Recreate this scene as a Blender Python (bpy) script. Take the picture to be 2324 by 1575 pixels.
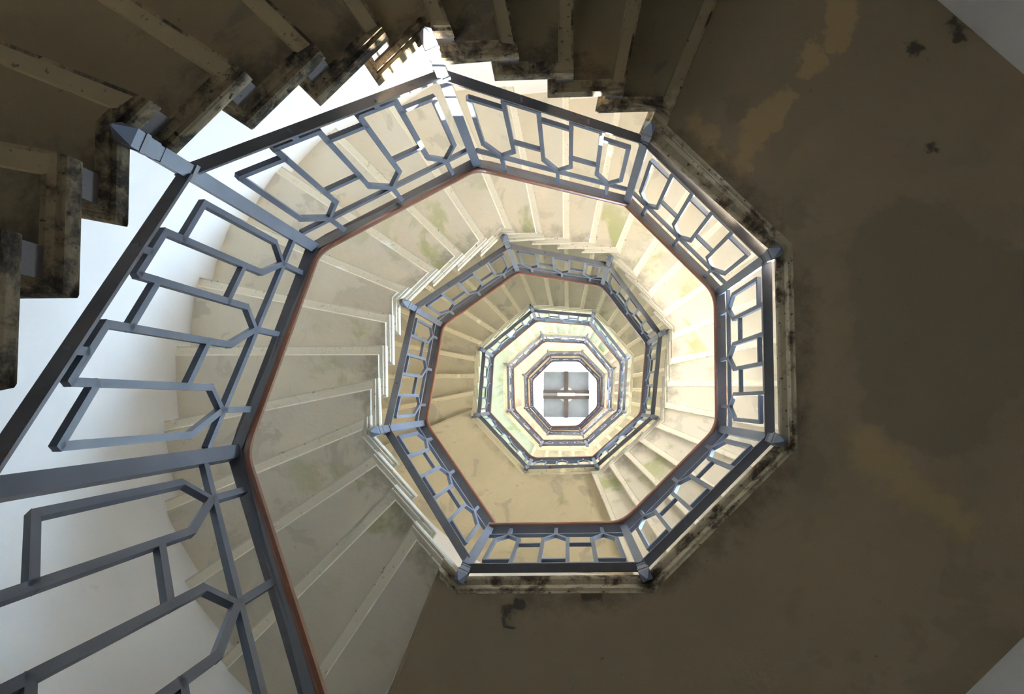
import bpy, bmesh, math, random
from mathutils import Vector, Matrix
random.seed(7)

# ------------------------------------------------------------------ frame
# world: X = right in the photo, Y = down in the photo, Z = up the stairwell.
# The camera stands at the origin, 1.7 m above the ground floor, looking up.
scene = bpy.context.scene
C = scene.collection
for o in list(bpy.data.objects):
    bpy.data.objects.remove(o)

cam_d = bpy.data.cameras.new('camera')
cam_d.sensor_fit = 'HORIZONTAL'; cam_d.sensor_width = 36.0; cam_d.lens = 23.713
cam_d.clip_start = 0.02; cam_d.clip_end = 200
cam = bpy.data.objects.new('camera', cam_d); C.objects.link(cam)
RT = ((0.9966448, 0.0, -0.0818482), (-0.0065525, 0.9967904, -0.0797876), (0.0815855, 0.0800562, 0.9934459))
cam.matrix_world = Matrix(((RT[0][0], -RT[0][1], -RT[0][2], 0),
                           (RT[1][0], -RT[1][1], -RT[1][2], 0),
                           (RT[2][0], -RT[2][1], -RT[2][2], 0), (0, 0, 0, 1)))
scene.camera = cam

world = bpy.data.worlds.new('sky'); scene.world = world; world.use_nodes = True
wn = world.node_tree.nodes; wl = world.node_tree.links
bg = wn['Background']
wtc = wn.new('ShaderNodeTexCoord'); wsx = wn.new('ShaderNodeSeparateXYZ'); wl.new(wtc.outputs['Generated'], wsx.inputs[0])
wmr = wn.new('ShaderNodeMapRange'); wmr.inputs['From Min'].default_value = -0.03; wmr.inputs['From Max'].default_value = 0.03; wl.new(wsx.outputs['Z'], wmr.inputs['Value'])
wmx = wn.new('ShaderNodeMix'); wmx.data_type = 'RGBA'; wl.new(wmr.outputs[0], wmx.inputs[0])
wmx.inputs[6].default_value = (0.40, 0.37, 0.315, 1)      # sunlit ground outside, below the horizon
wmx.inputs[7].default_value = (0.52, 0.74, 1.0, 1)        # daylight sky
wl.new(wmx.outputs[2], bg.inputs['Color']); bg.inputs['Strength'].default_value = 36.0

SUN_AZ = math.radians(39.0); SUN_EL = math.radians(37.0)
sd = bpy.data.lights.new('sun', 'SUN'); sd.energy = 85.0; sd.angle = math.radians(0.6); sd.color = (1.0, 0.93, 0.82)
sun = bpy.data.objects.new('sun', sd); C.objects.link(sun)
to_sun = Vector((math.cos(SUN_AZ) * math.cos(SUN_EL), math.sin(SUN_AZ) * math.cos(SUN_EL), math.sin(SUN_EL)))
sun.rotation_euler = to_sun.to_track_quat('Z', 'Y').to_euler()

vs = scene.view_settings
vs.view_transform = 'Standard'; vs.look = 'None'; vs.gamma = 1.0; vs.exposure = 1.38
vs.use_curve_mapping = False
scene.cycles.diffuse_bounces = 5; scene.cycles.max_bounces = 7; scene.cycles.use_light_tree = False

# ------------------------------------------------------------------ plan
CX, CY = -0.0703, -0.2568
VERT = [(-1.1215, 0.1811), (-1.1494, -0.6891), (-0.5068, -1.3167), (0.3942, -1.3185),
        (0.9819, -0.7121), (0.9808, 0.1733), (0.3611, 0.7992), (-0.5027, 0.8284)]
TH0 = 157.3
def theta(k): return math.radians(TH0 + 45.0 * k)
def octv(k, ap):                      # vertex k of the well octagon scaled to apothem ap
    s = ap / 1.0625; x, y = VERT[k % 8]
    return Vector((CX + (x - CX) * s, CY + (y - CY) * s))
def octpoly(ap): return [octv(k, ap) for k in range(8)]

def wall_r(deg):                      # inner face of the outer wall, seen from the well's axis
    pts = [(112, 2.46), (123, 2.40), (135, 2.40), (146, 2.44), (157, 2.50), (169, 2.51), (180, 2.52), (191, 2.56), (202, 2.58), (214, 2.58), (225, 2.56), (236, 2.55), (247, 2.58)]
    for (a, r), (b, q) in zip(pts, pts[1:]):
        if a <= deg <= b: return r + (q - r) * (deg - a) / (b - a)
WALLP = []
for dg in (112, 123, 135, 146, 157, 169, 180, 191, 202, 214, 225, 236, 247):
    r = wall_r(dg); WALLP.append((CX + r * math.cos(math.radians(dg)), CY + r * math.sin(math.radians(dg))))
for dg, r in ((292.3, 2.70), (337.3, 2.66), (22.3, 2.57), (67.3, 2.55)):
    WALLP.append((CX + r * math.cos(math.radians(dg)), CY + r * math.sin(math.radians(dg))))
WALLP = [Vector(p) for p in WALLP]

def grow(poly, d):
    out = []
    for p in poly:
        v = p - Vector((CX, CY)); out.append(Vector((CX, CY)) + v * (1 + d / v.length))
    return out

TOPZ = 24.0; GZ = -1.75              # ceiling and ground floor
# flights: (first vertex, last vertex, soffit at start, riser, steps per side)
Z1 = 3.235; Z2 = 8.39; Z3 = 12.818; Z4 = 17.97; Z5 = 20.69
FLIGHTS = [(-4, 3, Z1 - 0.03 - 29 * 0.1765, 0.1765), (7, 14, Z1 - 0.06, (Z2 - Z1 + 0.06) / 29), (16, 23, Z2, (Z3 - Z2) / 29), (25, 32, Z3, (Z4 - Z3) / 29), (36, 40, Z4, (Z5 - Z4) / 17)]
LANDINGS = [(3, 7, Z1), (14, 16, Z2), (23, 25, Z3), (32, 36, Z4), (40, 47.6, Z5)]
RAILZ = {-4: -1.66, -3: -0.95, -2: -0.24, -1: 0.48, 0: 1.202, 1: 1.905, 2: 2.60, 3: 3.36, 4: 3.375, 5: 3.39, 6: 3.388, 7: 3.385,
         8: 4.146, 9: 4.95, 10: 5.64, 11: 6.48, 12: 7.22, 13: 7.95, 14: 8.53, 15: 8.53, 16: 8.53, 17: 9.22, 18: 9.75, 19: 10.42,
         20: 11.28, 21: 12.0, 22: 12.75, 23: 12.955, 24: 12.955, 25: 12.955, 26: 13.5, 27: 14.0, 28: 14.85, 29: 15.6, 30: 16.4,
         31: 17.4, 32: 18.05, 33: 18.05, 34: 18.05, 35: 18.05, 36: 18.05, 37: 18.85, 38: 19.55, 39: 20.25, 40: 20.8}
for k in range(41, 49): RAILZ[k] = 20.8
HR = 1.0157
START_Z = {7: 3.50}                   # the climbing rail starts a riser above the level one

# ------------------------------------------------------------------ materials
def newmat(name):
    m = bpy.data.materials.new(name); m.use_nodes = True
    nt = m.node_tree; b = nt.nodes['Principled BSDF']
    return m, nt, b
def N(nt, t, **kw):
    n = nt.nodes.new(t)
    for a, v in kw.items():
        if a in ('inputs',):
            for i, x in v.items(): n.inputs[i].default_value = x
        else: setattr(n, a, v)
    return n
def L(nt, a, b): nt.links.new(a, b)
def pos(nt): return N(nt, 'ShaderNodeNewGeometry').outputs['Position']
def noise(nt, vec, scale, detail=5.0, rough=0.55, dist=0.0):
    n = N(nt, 'ShaderNodeTexNoise'); n.inputs['Scale'].default_value = scale; n.inputs['Detail'].default_value = detail
    n.inputs['Roughness'].default_value = rough; n.inputs['Distortion'].default_value = dist
    L(nt, vec, n.inputs['Vector']); return n.outputs['Fac']
def ramp(nt, fac, a, b, ca=0.0, cb=1.0):
    r = N(nt, 'ShaderNodeMapRange'); r.interpolation_type = 'SMOOTHSTEP'
    r.inputs['From Min'].default_value = a; r.inputs['From Max'].default_value = b
    r.inputs['To Min'].default_value = ca; r.inputs['To Max'].default_value = cb
    L(nt, fac, r.inputs['Value']); return r.outputs['Result']
def mix(nt, fac, a, b):
    m = N(nt, 'ShaderNodeMix', data_type='RGBA')
    for i, v in ((6, a), (7, b)):
        if isinstance(v, tuple): m.inputs[i].default_value = (*v, 1) if len(v) == 3 else v
        else: L(nt, v, m.inputs[i])
    if isinstance(fac, float): m.inputs[0].default_value = fac
    else: L(nt, fac, m.inputs[0])
    return m.outputs[2]
def math_(nt, op, a, b=None):
    m = N(nt, 'ShaderNodeMath', operation=op)
    for i, v in ((0, a), (1, b)):
        if v is None: continue
        if isinstance(v, (int, float)): m.inputs[i].default_value = v
        else: L(nt, v, m.inputs[i])
    return m.outputs[0]
def bump(nt, b, h, strength=0.3, dist=0.01):
    n = N(nt, 'ShaderNodeBump'); n.inputs['Strength'].default_value = strength; n.inputs['Distance'].default_value = dist
    L(nt, h, n.inputs['Height']); L(nt, n.outputs['Normal'], b.inputs['Normal'])

def well_dist(nt, P):                 # horizontal distance from the axis of the well
    s = N(nt, 'ShaderNodeVectorMath', operation='SUBTRACT'); L(nt, P, s.inputs[0]); s.inputs[1].default_value = (CX, CY, 0)
    m = N(nt, 'ShaderNodeVectorMath', operation='MULTIPLY'); L(nt, s.outputs[0], m.inputs[0]); m.inputs[1].default_value = (1, 1, 0)
    l = N(nt, 'ShaderNodeVectorMath', operation='LENGTH'); L(nt, m.outputs[0], l.inputs[0]); return l.outputs['Value']

def blobs(nt, P, pts, wob=0.055, wscale=9.0):   # union of rough-edged discs (stains with a shape of their own)
    nz = N(nt, 'ShaderNodeTexNoise'); nz.inputs['Scale'].default_value = wscale; nz.inputs['Detail'].default_value = 5; nz.inputs['Roughness'].default_value = 0.62
    L(nt, P, nz.inputs['Vector'])
    s = N(nt, 'ShaderNodeVectorMath', operation='SUBTRACT'); L(nt, nz.outputs['Color'], s.inputs[0]); s.inputs[1].default_value = (0.5, 0.5, 0.5)
    k = N(nt, 'ShaderNodeVectorMath', operation='MULTIPLY'); L(nt, s.outputs[0], k.inputs[0]); k.inputs[1].default_value = (wob * 4, wob * 4, 0)
    a = N(nt, 'ShaderNodeVectorMath', operation='ADD'); L(nt, P, a.inputs[0]); L(nt, k.outputs[0], a.inputs[1])
    f = N(nt, 'ShaderNodeVectorMath', operation='MULTIPLY'); L(nt, a.outputs[0], f.inputs[0]); f.inputs[1].default_value = (1, 1, 0)
    cur = None
    for (x, y, r) in pts:
        d = N(nt, 'ShaderNodeVectorMath', operation='DISTANCE'); L(nt, f.outputs[0], d.inputs[0]); d.inputs[1].default_value = (x, y, 0)
        e = math_(nt, 'SUBTRACT', d.outputs['Value'], r)
        cur = e if cur is None else math_(nt, 'MINIMUM', cur, e)
    return cur

def plaster(name, base, patch, dark, green=None, patch_lo=0.50, dirt=0.0, stains=None, gpos=0.56, well_green=True):
    m, nt, b = newmat(name); P = pos(nt)
    c = mix(nt, ramp(nt, noise(nt, P, 1.3, 4), 0.3, 0.7), base, tuple(x * 0.86 for x in base))
    c = mix(nt, ramp(nt, noise(nt, P, 2.6, 7, 0.62, 0.6), patch_lo, patch_lo + 0.05), c, patch)
    if green:
        g = ramp(nt, noise(nt, P, 1.9, 6, 0.6, 0.4), gpos, gpos + 0.10)
        if well_green: g = math_(nt, 'MULTIPLY', g, ramp(nt, well_dist(nt, P), 1.95, 1.3))
        c = mix(nt, math_(nt, 'MULTIPLY', g, 0.85), c, green)
    if stains:
        for (pts, col, amt, soft) in stains:
            mk = ramp(nt, blobs(nt, P, pts), soft, 0.0); c = mix(nt, math_(nt, 'MULTIPLY', mk, amt), c, col)
    sp = ramp(nt, noise(nt, P, 23, 6, 0.7), 0.66, 0.74); c = mix(nt, math_(nt, 'MULTIPLY', sp, 0.55), c, dark)
    if dirt > 0:                      # mould creeping in from the wet edge of the well
        d = math_(nt, 'ADD', ramp(nt, well_dist(nt, P), 1.55, 1.16), math_(nt, 'SUBTRACT', noise(nt, P, 9, 7, 0.7), 0.5))
        d = ramp(nt, d, 0.75, 1.15); c = mix(nt, math_(nt, 'MULTIPLY', d, dirt), c, dark)
    L(nt, c, b.inputs['Base Color']); b.inputs['Roughness'].default_value = 0.9
    b.inputs['Specular IOR Level'].default_value = 0.15
    h = math_(nt, 'ADD', noise(nt, P, 30, 6, 0.65), math_(nt, 'MULTIPLY', noise(nt, P, 5, 3), 1.5))
    bump(nt, b, h, 0.25, 0.012)
    return m

TAN = [(1.32, -1.93, .05), (1.32, -1.82, .055), (1.29, -1.75, .05), (1.19, -1.67, .045), (1.15, -1.61, .04), (1.03, -1.45, .04), (1.0, -1.39, .055),
       (0.94, -1.37, .04), (0.90, -1.31, .05), (0.87, -1.22, .045), (0.84, -1.14, .04), (0.67, -1.30, .035), (0.62, -1.36, .03), (0.70, -1.20, .04)]
GREY = [(1.62, -0.62, .30), (1.70, -0.35, .36), (1.40, -0.14, .06), (1.42, 0.02, .05), (1.68, -0.05, .26), (1.90, -0.40, .34),
        (1.09, -0.89, .035), (1.07, -0.84, .03), (1.13, 0.28, .06), (1.10, 0.34, .05), (0.81, -1.40, .045)]
OCHRE = [(1.36, 0.21, .05), (1.43, 0.28, .04), (1.51, 0.35, .035), (1.58, 0.40, .03), (1.64, 0.45, .03), (1.70, 0.49, .03), (1.77, 0.54, .02)]
MOULD = [(1.83, -1.81, .015), (1.86, -1.76, .02), (1.65, -1.71, .018), (-0.23, 0.94, .02), (-0.27, 0.98, .02), (0.13, 0.90, .025), (1.71, -1.19, .008)]
CREAM = (0.50, 0.43, 0.28)
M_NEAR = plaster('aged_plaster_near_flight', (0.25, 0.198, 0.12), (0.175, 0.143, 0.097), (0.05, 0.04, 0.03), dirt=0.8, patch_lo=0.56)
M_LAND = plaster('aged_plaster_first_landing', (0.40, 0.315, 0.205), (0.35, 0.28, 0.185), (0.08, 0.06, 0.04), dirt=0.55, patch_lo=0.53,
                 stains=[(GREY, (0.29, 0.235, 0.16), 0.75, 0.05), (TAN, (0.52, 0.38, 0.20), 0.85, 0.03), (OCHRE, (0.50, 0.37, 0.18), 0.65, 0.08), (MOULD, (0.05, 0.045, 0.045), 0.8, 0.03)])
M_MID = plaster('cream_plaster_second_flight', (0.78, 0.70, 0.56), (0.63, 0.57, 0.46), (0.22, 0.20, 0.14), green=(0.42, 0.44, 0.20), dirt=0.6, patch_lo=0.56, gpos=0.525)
M_UP = plaster('cream_plaster_upper_flight', (0.60, 0.505, 0.33), (0.45, 0.385, 0.27), (0.16, 0.13, 0.09), green=(0.33, 0.34, 0.13), dirt=0.35, patch_lo=0.55, gpos=0.60)
M_GREEN = plaster('greenish_plaster_third_landing', (0.52, 0.56, 0.41), (0.41, 0.45, 0.31), (0.16, 0.15, 0.10), green=(0.33, 0.42, 0.15), dirt=0.3, patch_lo=0.56, gpos=0.55)
M_PEACH = plaster('peach_plaster_high_flight', (0.64, 0.52, 0.38), (0.48, 0.40, 0.30), (0.22, 0.17, 0.12), dirt=0.3, patch_lo=0.55)

def moulding(name, base, dark, lo, hi):
    m, nt, b = newmat(name); P = pos(nt)
    f = ramp(nt, noise(nt, P, 6.5, 8, 0.72, 0.3), lo, hi)
    c = mix(nt, f, base, dark)
    c = mix(nt, ramp(nt, noise(nt, P, 3.0, 4), 0.62, 0.70), c, tuple(min(1, x * 1.4 + 0.04) for x in base))
    c = mix(nt, ramp(nt, noise(nt, P, 40, 4), 0.62, 0.70), c, dark)
    L(nt, c, b.inputs['Base Color']); b.inputs['Roughness'].default_value = 0.9; b.inputs['Specular IOR Level'].default_value = 0.15
    bump(nt, b, noise(nt, P, 45, 6, 0.7), 0.5, 0.012); return m
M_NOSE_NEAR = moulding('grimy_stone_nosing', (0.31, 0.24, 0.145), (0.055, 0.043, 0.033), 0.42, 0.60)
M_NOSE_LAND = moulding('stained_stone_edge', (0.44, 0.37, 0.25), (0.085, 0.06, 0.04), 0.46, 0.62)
M_NOSE_MID = moulding('whitewashed_stone_nosing', (0.70, 0.64, 0.51), (0.24, 0.20, 0.15), 0.60, 0.78)
M_NOSE_UP = moulding('cream_stone_nosing', (0.58, 0.50, 0.33), (0.20, 0.17, 0.11), 0.60, 0.78)

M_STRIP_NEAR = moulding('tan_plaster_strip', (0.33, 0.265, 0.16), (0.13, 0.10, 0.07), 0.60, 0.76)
M_STRIP_MID = moulding('pale_plaster_strip', (0.88, 0.80, 0.64), (0.66, 0.58, 0.43), 0.58, 0.78)
M_STRIP_UP = moulding('cream_plaster_strip', (0.72, 0.61, 0.39), (0.46, 0.38, 0.25), 0.58, 0.78)

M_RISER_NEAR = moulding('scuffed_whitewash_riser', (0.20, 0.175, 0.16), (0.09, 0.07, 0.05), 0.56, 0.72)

def wallmat():
    m, nt, b = newmat('white_wall_plaster'); P = pos(nt)
    c = mix(nt, ramp(nt, noise(nt, P, 1.4, 5), 0.35, 0.7), (0.87, 0.85, 0.815), (0.82, 0.795, 0.755))
    c = mix(nt, ramp(nt, noise(nt, P, 3.1, 7, 0.65), 0.68, 0.76), c, (0.66, 0.65, 0.66))
    L(nt, c, b.inputs['Base Color']); b.inputs['Roughness'].default_value = 0.92; b.inputs['Specular IOR Level'].default_value = 0.1
    bump(nt, b, noise(nt, P, 14, 6, 0.6), 0.12, 0.015); return m
M_WALL = wallmat()

def paint(name, base, rust, lo, hi, rough=0.42):
    m, nt, b = newmat(name); P = pos(nt)
    c = mix(nt, ramp(nt, noise(nt, P, 5, 4), 0.3, 0.7), base, tuple(x * 0.8 for x in base))
    c = mix(nt, ramp(nt, noise(nt, P, 17, 8, 0.7), lo, hi), c, rust)
    L(nt, c, b.inputs['Base Color']); b.inputs['Roughness'].default_value = rough
    bump(nt, b, noise(nt, P, 90, 4, 0.6), 0.15, 0.003); return m
M_PAINT = paint('blue_grey_iron_paint', (0.15, 0.178, 0.235), (0.07, 0.045, 0.035), 0.64, 0.74)
M_RAIL = paint('grey_iron_paint_rusty', (0.15, 0.15, 0.165), (0.16, 0.075, 0.04), 0.56, 0.70)
M_CAP = paint('brown_handrail_cap', (0.27, 0.105, 0.055), (0.36, 0.17, 0.10), 0.55, 0.75, 0.28)
def plain(name, col, rough=0.6, metal=0.0):
    m, nt, b = newmat(name); P = pos(nt)
    c = mix(nt, ramp(nt, noise(nt, P, 3, 5), 0.35, 0.7), col, tuple(x * 0.85 for x in col))
    L(nt, c, b.inputs['Base Color']); b.inputs['Roughness'].default_value = rough; b.inputs['Metallic'].default_value = metal
    return m
M_FLOOR = plain('ground_floor_stone', (0.66, 0.60, 0.52), 0.5)
M_STEP = plain('pale_bounce_tread', (0.78, 0.72, 0.63), 0.7)  # unseen tread tops, kept pale to bounce fill light onto soffits above
M_TREAD = plain('dark_low_bounce_landing_floor', (0.13, 0.115, 0.095), 0.7)  # unseen landing tops, kept dark to cut light bounced onto the flight above
M_FRAME = plain('window_frame_paint', (0.75, 0.74, 0.70), 0.5)
M_HATCH = plain('grey_hatch_sheet', (0.27, 0.30, 0.325), 0.6)
M_BEAM = plain('rusty_hatch_beam', (0.11, 0.09, 0.08), 0.7)
M_PLATE = plain('white_hatch_plate', (0.72, 0.74, 0.74), 0.6)
def glassmat():
    m, nt, b = newmat('window_glass'); nt.nodes.remove(b)
    t = N(nt, 'ShaderNodeBsdfTransparent'); g = N(nt, 'ShaderNodeBsdfGlossy'); g.inputs['Roughness'].default_value = 0.05
    x = N(nt, 'ShaderNodeMixShader'); x.inputs[0].default_value = 0.06
    L(nt, t.outputs[0], x.inputs[1]); L(nt, g.outputs[0], x.inputs[2]); L(nt, x.outputs[0], nt.nodes['Material Output'].inputs['Surface']); return m
M_GLASS = glassmat()

# ------------------------------------------------------------------ helpers
def link(o, parent=None):
    C.objects.link(o)
    if parent is not None: o.parent = parent
    return o
def mesh_obj(name, verts, faces, mats, parent=None, fm=None, smooth=False):
    me = bpy.data.meshes.new(name); me.from_pydata([tuple(v) for v in verts], [], faces)
    for m in (mats if isinstance(mats, (list, tuple)) else [mats]): me.materials.append(m)
    if fm:
        for p, i in zip(me.polygons, fm): p.material_index = i
    if smooth:
        for p in me.polygons: p.use_smooth = True
    bm = bmesh.new(); bm.from_mesh(me); bmesh.ops.recalc_face_normals(bm, faces=bm.faces); bm.to_mesh(me); bm.free()
    me.update()
    return link(bpy.data.objects.new(name, me), parent)
def thing(name, label, cat, group=None):
    o = bpy.data.objects.new(name, None); o.empty_display_size = 0.2; C.objects.link(o)
    o['label'] = label; o['category'] = cat
    if group: o['group'] = group
    return o
def structure(o): o['kind'] = 'structure'; return o

class MB:                             # collects prisms into one mesh
    def __init__(s): s.v = []; s.f = []
    def prism(s, p0, p1, a, b):       # bar from p0 to p1 with half-section vectors a, b
        i = len(s.v); p0, p1, a, b = Vector(p0), Vector(p1), Vector(a), Vector(b)
        for p in (p0, p1): s.v += [p - a - b, p + a - b, p + a + b, p - a + b]
        s.f += [(i, i+1, i+2, i+3), (i+4, i+7, i+6, i+5)] + [(i+j, i+4+j, i+4+(j+1) % 4, i+(j+1) % 4) for j in range(4)]
    def frustum(s, c, r0, r1, z0, z1, n=4, rot=0.0):
        i = len(s.v)
        for r, z in ((r0, z0), (r1, z1)):
            for j in range(n):
                t = rot + 2 * math.pi * j / n; s.v.append(Vector((c[0] + r * math.cos(t), c[1] + r * math.sin(t), z)))
        s.f += [tuple(range(i, i+n)), tuple(range(i+n, i+2*n))] + [(i+j, i+(j+1) % n, i+n+(j+1) % n, i+n+j) for j in range(n)]
    def build(s, name, mat, parent=None): return mesh_obj(name, s.v, s.f, mat, parent)

def line_poly(phi, d, poly, start_deg=None):
    """first hit of the line {axis + d*tangent + s*u(phi)} with a polygon around the axis, and the edge index"""
    u = Vector((math.cos(phi), math.sin(phi))); t = Vector((-u.y, u.x)); o = Vector((CX, CY)) + t * d
    best = None
    n = len(poly)
    for i in range(n):
        a, b = poly[i], poly[(i+1) % n]; e = b - a
        den = u.x * e.y - u.y * e.x
        if abs(den) < 1e-9: continue
        w = a - o; s_ = (w.x * e.y - w.y * e.x) / den; q = (w.x * u.y - w.y * u.x) / den
        if s_ > 0 and -1e-6 <= q <= 1 + 1e-6 and (best is None or s_ < best[0]): best = (s_, o + u * s_, i)
    return best[1]

OUT = grow(WALLP, 0.02)
def ring_between(poly, phi0, d0, phi1, d1, count_only=False):
    """polygon vertices strictly between the two lines, in clockwise (increasing angle) order"""
    p0 = line_poly(phi0, d0, poly); p1 = line_poly(phi1, d1, poly)
    ang = lambda p: math.atan2(p.y - CY, p.x - CX)
    a0 = ang(p0); span = (ang(p1) - a0) % (2 * math.pi)
    if phi1 - phi0 > 2 * math.pi - 0.8: span = (span if span > 3 else span + 2 * math.pi)
    mids = sorted(((ang(p) - a0) % (2 * math.pi), i) for i, p in enumerate(poly))
    mids = [poly[i] for t, i in mids if 0.012 < t < span - 0.012]
    return [p0] + mids + [p1]

def slab(name, k0, k1, layers, mats, parent, mat_of):
    """stack of plan polygons: layers = (z, inner apothem, front offset, back offset); joints lie at vertices k0, k1"""
    f0, f1 = theta(k0), theta(k1)
    outer = ring_between(OUT, f0, layers[0][2], f1, layers[0][3])
    verts, rings = [], []
    nin = None
    for (z, ap, d0, d1) in layers:
        inn = ring_between(octpoly(ap), f0, d0, f1, d1)
        o_ = ring_between(OUT, f0, d0, f1, d1)
        if len(o_) != len(outer):
            o_ = [o_[0]] + outer[1:-1] + [o_[-1]]
        if nin is None: nin = len(inn)
        if len(inn) != nin:           # keep the topology of the first layer
            base = ring_between(octpoly(ap), f0, layers[0][2], f1, layers[0][3]); inn = [inn[0]] + base[1:-1] + [inn[-1]]
        ring = inn + o_[::-1]
        rings.append((len(verts), len(ring), len(inn)))
        verts += [Vector((p.x, p.y, z)) for p in ring]
    faces, fm = [], []
    def cap(r, zi):
        b, n, ni = r; no = n - ni
        # strip triangulation between inner and outer chains keeps big caps clean
        I = list(range(b, b + ni)); O = list(range(b + n - 1, b + ni - 1, -1))
        i = j = 0
        def angs(ch):
            out = [0.0]
            for p, q in zip(ch, ch[1:]):
                a = math.atan2(verts[p].y - CY, verts[p].x - CX); c_ = math.atan2(verts[q].y - CY, verts[q].x - CX)
                out.append(out[-1] + ((c_ - a + math.pi) % (2 * math.pi) - math.pi))
            return out
        ai, aj = angs(I), angs(O)
        while i < ni - 1 or j < no - 1:
            if j >= no - 1 or (i < ni - 1 and ai[i+1] <= aj[j+1]): faces.append((I[i], I[i+1], O[j])); i += 1
            else: faces.append((I[i], O[j+1], O[j])); j += 1
            fm.append(zi)
    cap(rings[0], mat_of(0, 'cap'))
    for li, (ra, rb) in enumerate(zip(rings, rings[1:])):
        n = ra[1]; ni = ra[2]
        for j in range(n):
            faces.append((ra[0] + j, ra[0] + (j+1) % n, rb[0] + (j+1) % n, rb[0] + j))
            side = 'inner' if j < ni - 1 else ('back' if j == ni - 1 else ('front' if j == n - 1 else 'outer'))
            fm.append(mat_of(li, side))
    cap(rings[-1], mat_of(len(rings), 'cap'))
    return mesh_obj(name, verts, faces, mats, parent, fm)

D = 0.10                              # soffit joint lies this far uphill of the nosing line
AP = 1.142
def core_layers(z):
    return [(z, AP, D, D - 0.064), (z + 0.012, AP - 0.005, D, D - 0.056), (z + 0.014, AP - 0.013, D, D - 0.010), (z + 0.026, AP - 0.015, D, D)]
def nose_layers(z):
    return [(z + 0.014, AP - 0.014, 0.020, D), (z + 0.016, AP - 0.026, 0.008, D), (z + 0.028, AP - 0.028, 0.004, D), (z + 0.030, AP - 0.040, -0.010, D),
            (z + 0.040, AP - 0.044, -0.014, D), (z + 0.072, AP - 0.044, -0.014, D), (z + 0.088, AP - 0.036, -0.004, D)]

def make_step(parent, k0, k1, z, mat, nose, strip, riser, rise):
    s = slab('step', k0, k1, core_layers(z), [mat, nose, strip], parent, lambda li, side: 1 if side == 'inner' else (2 if side == 'back' and li < 2 else 0))
    slab('nosing', k0, k1, nose_layers(z), [nose, M_STEP], s, lambda li, side: 1 if side == 'cap' and li > 0 else 0)
    # upright plate that carries the front of the step on the tread below
    slab('riser', k0, k0, [(max(z - rise + 0.086, GZ + 0.002), AP - 0.002, 0.022, D), (z - rise * 0.5, AP - 0.002, 0.022, D), (z + 0.020, AP - 0.002, 0.022, D)], [riser, mat], s, lambda li, side: 0 if side == 'inner' else 1)
    return s

# ------------------------------------------------------------------ setting: walls, floor, ceiling
def wall_panel(name, p0, p1, holes, z0=GZ - 0.2, z1=TOPZ, th=0.28, mat=None):
    p0, p1 = Vector(p0), Vector(p1); e = (p1 - p0); n = Vector((e.y, -e.x)).normalized()
    if ((p0 + p1) / 2 - Vector((CX, CY))).dot(n) < 0: n = -n
    us = sorted({0.0, 1.0} | {h[0] for h in holes} | {h[1] for h in holes}); zs = sorted({z0, z1} | {h[2] for h in holes} | {h[3] for h in holes})
    V, F, idx = [], [], {}
    def vid(u, z, s):
        key = (u, z, s)
        if key not in idx:
            q = p0 + e * u + n * (th * s); idx[key] = len(V); V.append(Vector((q.x, q.y, z)))
        return idx[key]
    solid = lambda i, j: 0 <= i < len(us) - 1 and 0 <= j < len(zs) - 1 and not any(h[0] - 1e-6 <= us[i] and us[i+1] <= h[1] + 1e-6 and h[2] - 1e-6 <= zs[j] and zs[j+1] <= h[3] + 1e-6 for h in holes)
    for i in range(len(us) - 1):
        for j in range(len(zs) - 1):
            if not solid(i, j): continue
            u0, u1, a, b = us[i], us[i+1], zs[j], zs[j+1]
            for s in (0, 1): F.append((vid(u0, a, s), vid(u1, a, s), vid(u1, b, s), vid(u0, b, s)))
            if not solid(i-1, j): F.append((vid(u0, a, 0), vid(u0, b, 0), vid(u0, b, 1), vid(u0, a, 1)))
            if not solid(i+1, j): F.append((vid(u1, a, 0), vid(u1, b, 0), vid(u1, b, 1), vid(u1, a, 1)))
            if not solid(i, j-1): F.append((vid(u0, a, 0), vid(u1, a, 0), vid(u1, a, 1), vid(u0, a, 1)))
            if not solid(i, j+1): F.append((vid(u0, b, 0), vid(u1, b, 0), vid(u1, b, 1), vid(u0, b, 1)))
    o = structure(mesh_obj(name, V, F, mat or M_WALL)); return o, (p0, e, n, th)

win_n = [0]
def window(frame, h, bars=(2, 3), door=False):
    p0, e, n, th = frame; win_n[0] += 1
    at = lambda u, z, s: Vector((*(p0 + e * u + n * th * s), z))
    mb = MB(); T = Vector((*(e.normalized()), 0)); Nn = Vector((n.x, n.y, 0)); Zv = Vector((0, 0, 1)); w = 0.03
    u0, u1, a, b = h; du = w / e.length
    for u in [u0 + du, u1 - du] + [u0 + (u1 - u0) * i / bars[0] for i in range(1, bars[0])]: mb.prism(at(u, a, .55), at(u, b, .55), T * w, Nn * 0.025)
    for z in [a + w, b - w] + [a + (b - a) * i / bars[1] for i in range(1, bars[1])]: mb.prism(at(u0, z, .55), at(u1, z, .55), Zv * w * 0.8, Nn * 0.022)
    f = structure(mb.build('window_%d' % win_n[0], M_FRAME))
    mesh_obj('pane', [at(u0, a, .55), at(u1, a, .55), at(u1, b, .55), at(u0, b, .55)], [(0, 1, 2, 3)], M_GLASS, f)
    # daylight portal over the opening guides sampling of the sky
    pd = bpy.data.lights.new('sky_portal', 'AREA'); pd.shape = 'RECTANGLE'; pd.size = e.length * (u1 - u0); pd.size_y = b - a
    pd.cycles.is_portal = True
    po = bpy.data.objects.new('sky_portal', pd); C.objects.link(po)
    po.matrix_world = Matrix.Translation(at((u0 + u1) / 2, (a + b) / 2, 1.05)) @ Matrix((( T.x, 0, Nn.x, 0), (T.y, 0, Nn.y, 0), (0, 1, 0, 0), (0, 0, 0, 1))).to_4x4()
    return f

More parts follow.
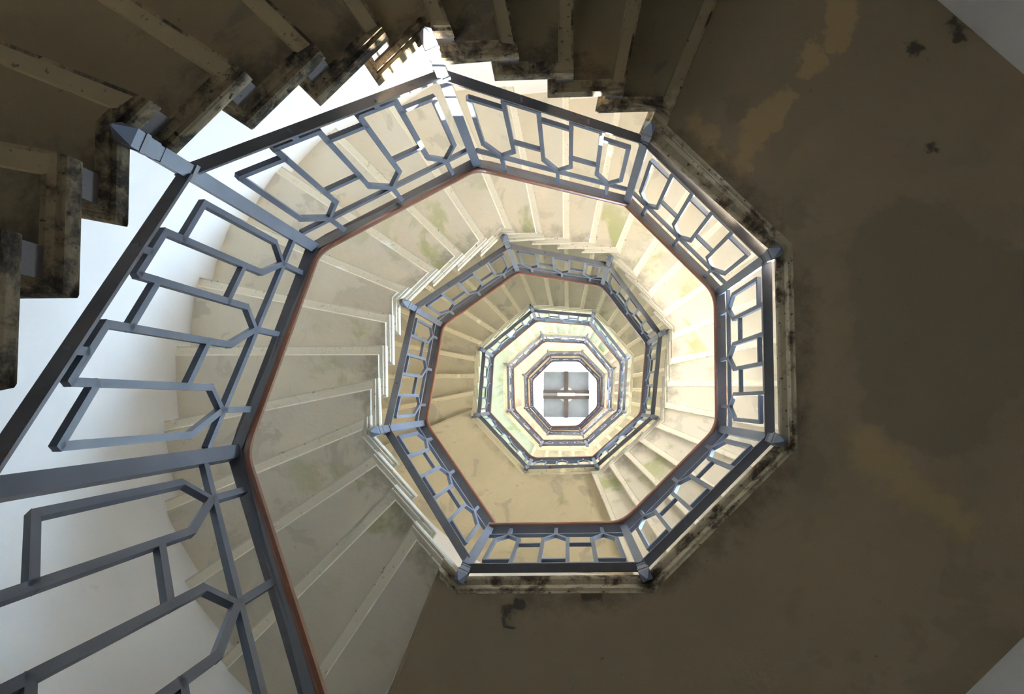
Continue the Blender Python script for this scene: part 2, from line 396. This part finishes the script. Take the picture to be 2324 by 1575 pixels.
NW = len(WALLP)                       # 13 points of the round half, then 4 corners
names = {13: 'wall_top_right', 14: 'wall_right', 15: 'wall_bottom_right', 16: 'wall_bottom'}
WINDOWS = {'wall_top': [(.25, .75, 11.1, 12.4), (.32, .68, 15.0, 16.8), (.34, .66, 21.7, 23.3)],  # unseen openings; those at the middle levels are added to brighten the upper soffits
           'wall_top_right': [(.22, .78, 11.5, 12.6), (.28, .72, 18.8, 20.2)],
           'wall_right': [(.42, .96, 4.45, 5.75), (.34, .66, 21.7, 23.3)],
           'wall_bottom_right': [(.04, .24, 4.55, 5.75), (.24, .76, 16.2, 17.6)],
           'wall_bottom': [(.36, .64, -0.9, 0.1), (.30, .70, 9.3, 10.9), (.34, .66, 21.7, 23.3)]}  # lowest opening is unseen, added to light the soffits from below
# the curved half is one plastered wall
V, F = [], []
arc = [WALLP[i] for i in range(13)]; arc_o = grow(arc, 0.28)
dense = []
for a, b in zip(arc, arc[1:]): dense += [a.lerp(b, t / 3) for t in range(3)]
dense.append(arc[-1])
# smooth the arc a little so that it reads as a round wall
for _ in range(2): dense = [dense[0]] + [(dense[i-1] + dense[i] * 2 + dense[i+1]) / 4 for i in range(1, len(dense) - 1)] + [dense[-1]]
HOLE_L = (9, 15, 13.7, 15.5)          # unseen window added above the third landing for its daylight
do = grow(dense, 0.28)
zs = [GZ - 0.2, HOLE_L[2], HOLE_L[3], TOPZ]
for s, ring in ((0, dense), (1, do)):
    for z in zs: V += [Vector((p.x, p.y, z)) for p in ring]
nd = len(dense); vid = lambda s, j, i: s * len(zs) * nd + j * nd + i
for i in range(nd - 1):
    for j in range(3):
        hole = j == 1 and HOLE_L[0] <= i < HOLE_L[1]
        if not hole:
            for s in (0, 1): F.append((vid(s, j, i), vid(s, j, i+1), vid(s, j+1, i+1), vid(s, j+1, i)))
        else:
            F.append((vid(0, 1, i), vid(0, 1, i+1), vid(1, 1, i+1), vid(1, 1, i))); F.append((vid(0, 2, i), vid(0, 2, i+1), vid(1, 2, i+1), vid(1, 2, i)))
for i in (HOLE_L[0], HOLE_L[1]): F.append((vid(0, 1, i), vid(0, 2, i), vid(1, 2, i), vid(1, 1, i)))
wl_ = structure(mesh_obj('wall_left', V, F, M_WALL, smooth=True))
pA, pB = dense[HOLE_L[0]], dense[HOLE_L[1]]; eA = pB - pA; nA = Vector((eA.y, -eA.x)).normalized()
if ((pA + pB) / 2 - Vector((CX, CY))).dot(nA) < 0: nA = -nA
window((pA, eA, nA, 0.28), (0.0, 1.0, HOLE_L[2], HOLE_L[3]))
for i in range(12, 17):
    a, b = WALLP[i], WALLP[(i+1) % NW]; nm = names.get(i, 'wall_top')
    o, fr = wall_panel(nm, a, b, WINDOWS[nm])
    for h in WINDOWS[nm]: window(fr, h)

fl = grow(WALLP, 0.25)
structure(mesh_obj('floor', [Vector((p.x, p.y, GZ)) for p in fl] + [Vector((p.x, p.y, GZ - 0.15)) for p in fl],
          [tuple(range(NW)), tuple(range(NW, 2*NW))] + [(i, (i+1) % NW, NW + (i+1) % NW, NW + i) for i in range(NW)], M_FLOOR))
# ceiling with a square hatch opening
HX0, HX1, HY0, HY1 = -0.86, 0.77, -1.066, 0.58
mbc = MB()
def box(mb, x0, x1, y0, y1, z0, z1): mb.prism(((x0+x1)/2, (y0+y1)/2, z0), ((x0+x1)/2, (y0+y1)/2, z1), ((x1-x0)/2, 0, 0), (0, (y1-y0)/2, 0))
for r in ((-3.2, HX0, -3.4, 3.0), (HX1, 3.2, -3.4, 3.0), (HX0, HX1, -3.4, HY0), (HX0, HX1, HY1, 3.0)): box(mbc, *r, TOPZ, TOPZ + 0.3)
structure(mbc.build('ceiling', M_WALL))

# ------------------------------------------------------------------ stairs and landings
fl_mats = [(M_NEAR, M_NOSE_NEAR, M_STRIP_NEAR, M_RISER_NEAR), (M_MID, M_NOSE_MID, M_STRIP_MID, M_NOSE_MID), (M_UP, M_NOSE_UP, M_STRIP_UP, M_NOSE_UP), (M_PEACH, M_NOSE_UP, M_STRIP_UP, M_NOSE_UP), (M_PEACH, M_NOSE_UP, M_STRIP_UP, M_NOSE_UP)]
fl_labels = ['lowest stair flight, grimy dark stone steps seen from close below at top left',
             'cream stair flight rising from the big dark landing, whitewashed step ends at left',
             'yellowish stair flight of the next turn up, partly in shadow at its top right',
             'peach stair flight of the third turn, small, above the greenish landing',
             'topmost short stair flight, peach, just below the bright top gallery']
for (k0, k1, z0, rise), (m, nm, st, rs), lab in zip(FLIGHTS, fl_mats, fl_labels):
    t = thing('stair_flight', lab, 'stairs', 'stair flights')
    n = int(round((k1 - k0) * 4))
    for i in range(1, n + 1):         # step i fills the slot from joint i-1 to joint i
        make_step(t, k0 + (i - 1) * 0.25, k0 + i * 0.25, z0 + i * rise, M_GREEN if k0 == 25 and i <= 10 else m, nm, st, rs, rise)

la_mats = [(M_LAND, M_NOSE_LAND), (M_UP, M_NOSE_UP), (M_GREEN, M_NOSE_UP), (M_PEACH, M_NOSE_UP), (M_PEACH, M_NOSE_UP)]
la_labels = ['large dark brown landing soffit with tan stains filling the right side',
             'small yellowish landing soffit with a green damp line, below the centre',
             'greenish stained landing soffit ring round the middle of the well',
             'peach landing soffit ring just outside the bright top gallery',
             'bright top gallery ring round the grey ceiling hatch']
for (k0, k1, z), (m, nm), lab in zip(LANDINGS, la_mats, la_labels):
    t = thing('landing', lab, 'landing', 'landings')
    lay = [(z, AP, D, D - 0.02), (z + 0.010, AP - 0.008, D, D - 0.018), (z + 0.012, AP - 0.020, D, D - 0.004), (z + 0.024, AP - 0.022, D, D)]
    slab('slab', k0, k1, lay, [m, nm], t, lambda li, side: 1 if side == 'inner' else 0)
    slab('riser', k0, k0, [(z - 0.09, AP - 0.002, 0.022, D), (z - 0.04, AP - 0.002, 0.022, D), (z + 0.02, AP - 0.002, 0.022, D)], [m], t, lambda li, side: 0)
    slab('edge_nosing', k0, k1, [(z + 0.024, AP - 0.022, 0.02, D), (z + 0.060, AP - 0.024, 0.01, D), (z + 0.066, AP - 0.048, -0.01, D), (z + 0.074, AP - 0.056, -0.014, D), (z + 0.100, AP - 0.056, -0.014, D), (z + 0.112, AP - 0.046, -0.004, D)], [nm, M_TREAD], t, lambda li, side: 1 if side == 'cap' and li > 0 else 0)

# a curled flake of plaster hangs from the soffit of the big landing
lan = bpy.data.objects['landing']
fk = MB()
for (x0, y0, z0_), (x1, y1, z1_) in (((-0.30, 1.005, 0.002), (-0.29, 1.045, -0.018)), ((-0.29, 1.045, -0.018), (-0.245, 1.055, -0.012))):
    fk.prism((x0, y0, Z1 + z0_), (x1, y1, Z1 + z1_), (0.008, -0.004, 0), (0, 0, 0.0025))
fk.build('plaster_flake', plain('dark_plaster_flake', (0.10, 0.10, 0.08), 0.9), lan)['label'] = 'dark curled plaster flake'

# ------------------------------------------------------------------ iron railings
US = (0.085, 0.25, 0.417, 0.583, 0.75, 0.915)
V_GAP, V_FRM, V_CRS, V_CHA, V_TOP = 0.062, 0.150, 0.53, 0.665, 0.80
BW = 0.0105                           # half thickness of the bars

def base_pt(k, start=False):
    x, y = VERT[k % 8]; z = START_Z[k] if (start and k in START_Z) else RAILZ[k]
    return Vector((x, y, z))

def panel(parent, A, B, detail):
    """lattice between two posts; A, B are the post feet on the bottom rail"""
    e = Vector((B.x - A.x, B.y - A.y, 0)).normalized(); n = Vector((e.y, -e.x, 0)); Zv = Vector((0, 0, 1))
    at = lambda u, v: A.lerp(B, u) + Zv * (v * HR)
    def bar(mb, p, q):
        d = (q - p); dn = d.normalized()
        if abs(dn.z) > 0.97: mb.prism(p, q, n * BW, e * BW)
        else:
            up = n.cross(dn).normalized(); mb.prism(p - dn * BW * 0.6, q + dn * BW * 0.6, n * BW, up * BW)
    top = MB(); bar(top, at(0.035, V_TOP), at(0.965, V_TOP))
    for j in (0, 2, 4): um = (US[j] + US[j+1]) / 2; bar(top, at(um, V_TOP), at(um, 0.985))
    p = top.build('lattice_panel', M_PAINT, parent)
    for j in (0, 2, 4):
        f = MB(); a, b = US[j], US[j+1]; um = (a + b) / 2
        lo_a = V_FRM if j == 0 else V_GAP; lo_b = V_FRM if j == 4 else V_GAP
        bar(f, at(a, lo_a), at(a, V_CHA)); bar(f, at(b, lo_b), at(b, V_CHA))
        bar(f, at(a, V_CHA), at(um, V_TOP - 0.012)); bar(f, at(um, V_TOP - 0.012), at(b, V_CHA)); bar(f, at(a, V_FRM), at(b, V_FRM))
        f.build('pointed_frame', M_PAINT, p)
    for j in (1, 3):
        a, b = US[j], US[j+1]; um = (a + b) / 2
        c_ = MB(); bar(c_, at(a, V_CRS), at(b, V_CRS)); c_.build('cross_bar', M_PAINT, p)
        g = MB(); bar(g, at(a, V_GAP), at(b, V_GAP)); bar(g, at(um, 0.0), at(um, V_GAP)); g.build('foot_bar', M_PAINT, p)
    return p

def sweep(points, prof, closed=False):
    """profile (offset toward the well, height) swept along points, mitred in plan"""
    V, F = [], []; m = len(prof); n = len(points)
    for i, p in enumerate(points):
        a = points[max(0, i-1)]; b = points[min(n-1, i+1)]
        d0 = Vector((p.x - a.x, p.y - a.y)) if i > 0 else Vector((b.x - p.x, b.y - p.y)); d1 = Vector((b.x - p.x, b.y - p.y)) if i < n-1 else d0
        d0.normalize(); d1.normalize(); t = (d0 + d1).normalized(); nn = Vector((-t.y, t.x)); sc = 1.0 / max(0.5, t.dot(d1))
        if nn.dot(Vector((CX, CY)) - Vector((p.x, p.y))) < 0: nn = -nn
        for (o, h) in prof: V.append(Vector((p.x + nn.x * o * sc, p.y + nn.y * o * sc, p.z + h)))
    for i in range(n - 1):
        for j in range(m): F.append((i*m + j, i*m + (j+1) % m, (i+1)*m + (j+1) % m, (i+1)*m + j))
    F += [tuple(range(m)), tuple(range((n-1)*m, n*m))]
    return V, F

def rounded(points, r=0.10, seg=5):
    out = [points[0]]
    for a, b, c in zip(points, points[1:], points[2:]):
        p = b + (a - b).normalized() * r; q = b + (c - b).normalized() * r
        for i in range(seg + 1):
            t = i / seg; out.append(p * (1-t)**2 + b * 2*t*(1-t) + q * t*t)
    return out + [points[-1]]

def post(parent, k, zb, zt, level):
    x, y = VERT[k % 8]; u = Vector((x - CX, y - CY, 0)).normalized(); t = Vector((-u.y, u.x, 0)); w = 0.0225
    c = Vector((x, y, 0)) ; mb = MB()
    drop = 0.0 if level else 0.12
    zc = zb - drop
    mb.prism(c + Vector((0, 0, zc - 0.03)), c + Vector((0, 0, zt)), u * w, t * w)
    p = mb.build('newel_post', M_PAINT, parent)
    rot = math.atan2(u.y, u.x) + math.pi / 4
    f = MB(); r = w * 1.414
    f.frustum(c, r * 0.92, r * 0.92, zc - 0.055, zc - 0.030, 4, rot)
    f.frustum(c, r * 1.06, r * 1.06, zc - 0.110, zc - 0.055, 4, rot)
    f.frustum(c, r * 0.88, r * 0.88, zc - 0.122, zc - 0.110, 4, rot)
    f.frustum(c, r * 1.12, r * 1.12, zc - 0.160, zc - 0.122, 4, rot)
    f.frustum(c, 0.004, r * 1.12, zc - 0.222, zc - 0.160, 4, rot)
    f.build('drop_finial', M_PAINT, p)
    for z in (zb + 0.006, zc - 0.116):
        cm = MB(); cm.frustum(c, r * 1.22, r * 1.22, z - 0.010, z + 0.010, 4, rot); cm.build('collar', M_RAIL, p)
    b = MB(); b.prism(c + Vector((0, 0, zc - 0.045)), c + u * 0.075 + Vector((0, 0, zc - 0.045)), t * 0.013, Vector((0, 0, 0.016))); b.build('bracket', M_RAIL, p)
    return p

RUNS = [(-4, 3, 'railing of the lowest flight, large blue-grey iron lattice at left and top left'),
        (3, 7, 'level iron railing along the edge of the big dark landing, with sunlit bars'),
        (7, 14, 'iron railing of the cream flight, second turn, left and above the centre'),
        (14, 16, 'short level railing below the centre on the yellowish landing'),
        (16, 23, 'dark iron railing of the third turn round the greenish ring'),
        (23, 25, 'small level railing on the greenish landing, lower left of the hatch'),
        (25, 32, 'small iron railing of the fourth turn near the hatch'),
        (32, 36, 'tiny level railing on the peach landing, upper left of the hatch'),
        (36, 40, 'tiny railing of the topmost flight beside the hatch'),
        (40, 47, 'railing of the bright top gallery framing the ceiling hatch')]
RAIL_PROF = [(-0.023, 0), (0.023, 0), (0.023, 0.013), (-0.023, 0.013)]
HAND_PROF = [(-0.026, 0), (0.024, 0), (0.024, 0.012), (-0.026, 0.012)]
CAP_PROF = [(-0.030, 0.012), (0.034, 0.012), (0.040, 0.020), (0.038, 0.034), (0.024, 0.044), (-0.016, 0.044), (-0.030, 0.032)]
CAP_IN = [(0.0245, -0.004), (0.034, -0.004), (0.041, 0.006), (0.041, 0.024), (0.030, 0.040), (-0.012, 0.044), (-0.030, 0.034), (-0.033, 0.014), (-0.0265, 0.0125), (0.0245, 0.0125)]
for (k0, k1, lab) in RUNS:
    t = thing('stair_railing', lab, 'railing', 'stair railings')
    ks = list(range(k0, k1 + 1)); pts = [base_pt(k, start=(k == k0)) for k in ks]
    # bottom rail: a straight bar per side between the posts
    for a, b in zip(pts, pts[1:]):
        d = (b - a).normalized(); V, F = sweep([a + d * 0.02, b - d * 0.02], RAIL_PROF); mesh_obj('bottom_rail', V, F, M_RAIL, t)
    tops = [p + Vector((0, 0, HR)) for p in pts]
    V, F = sweep(tops, HAND_PROF); h = mesh_obj('handrail', V, F, M_RAIL, t)
    V, F = sweep(rounded(tops), CAP_IN); mesh_obj('handrail_cap', V, F, M_CAP, h)
    for a, b in zip(pts, pts[1:]): panel(t, a, b, True)
    for i, k in enumerate(ks):
        if k == k1 and k1 != 47: continue
        zt = max(pts[i].z, RAILZ[k]) + HR + 0.004
        post(t, k, RAILZ[k], zt, k1 - k0 < 7 and k0 in (3, 14, 23, 32) or k == 7)

# ------------------------------------------------------------------ ceiling hatch
ht = thing('ceiling_hatch', 'square grey sheet hatch with crossed rusty beams in the white ceiling', 'hatch')
hx, hy = (HX0 + HX1) / 2, (HY0 + HY1) / 2; zh = TOPZ + 0.22
for (x0, x1) in ((HX0, hx), (hx, HX1)):
    for (y0, y1) in ((HY0, hy), (hy, HY1)):
        m = MB(); box(m, x0 + 0.004, x1 - 0.004, y0 + 0.004, y1 - 0.004, zh, zh + 0.02); m.build('sheet_panel', M_HATCH, ht)
m = MB(); box(m, hx - 0.075, hx + 0.075, HY0, HY1, zh - 0.07, zh - 0.002); m.build('beam', M_BEAM, ht)
for dy in (-0.10, 0.10):
    m = MB(); box(m, HX0, HX1, hy + dy - 0.055, hy + dy + 0.055, zh - 0.10, zh - 0.072); m.build('beam', M_BEAM, ht)
m = MB(); box(m, HX0, HX1, hy - 0.045, hy + 0.045, zh - 0.085, zh - 0.071); m.build('beam_web', M_HATCH, ht)
m = MB(); m.frustum((hx, hy), 0.27, 0.27, zh - 0.03, zh - 0.003, 32); m.build('round_plate', M_PLATE, ht)
lt = thing('tube_lamp', 'white tube lamp fixed across the middle of the ceiling hatch', 'lamp')
m = MB(); m.prism((hx - 0.31, hy, zh - 0.135), (hx + 0.31, hy, zh - 0.135), (0, 0.055, 0), (0, 0, 0.03)); m.build('lamp_body', M_PLATE, lt)
m = MB(); m.prism((hx + 0.31, hy, zh - 0.125), (HX1, hy, zh - 0.125), (0, 0.03, 0), (0, 0, 0.02)); m.build('conduit', M_PLATE, lt)
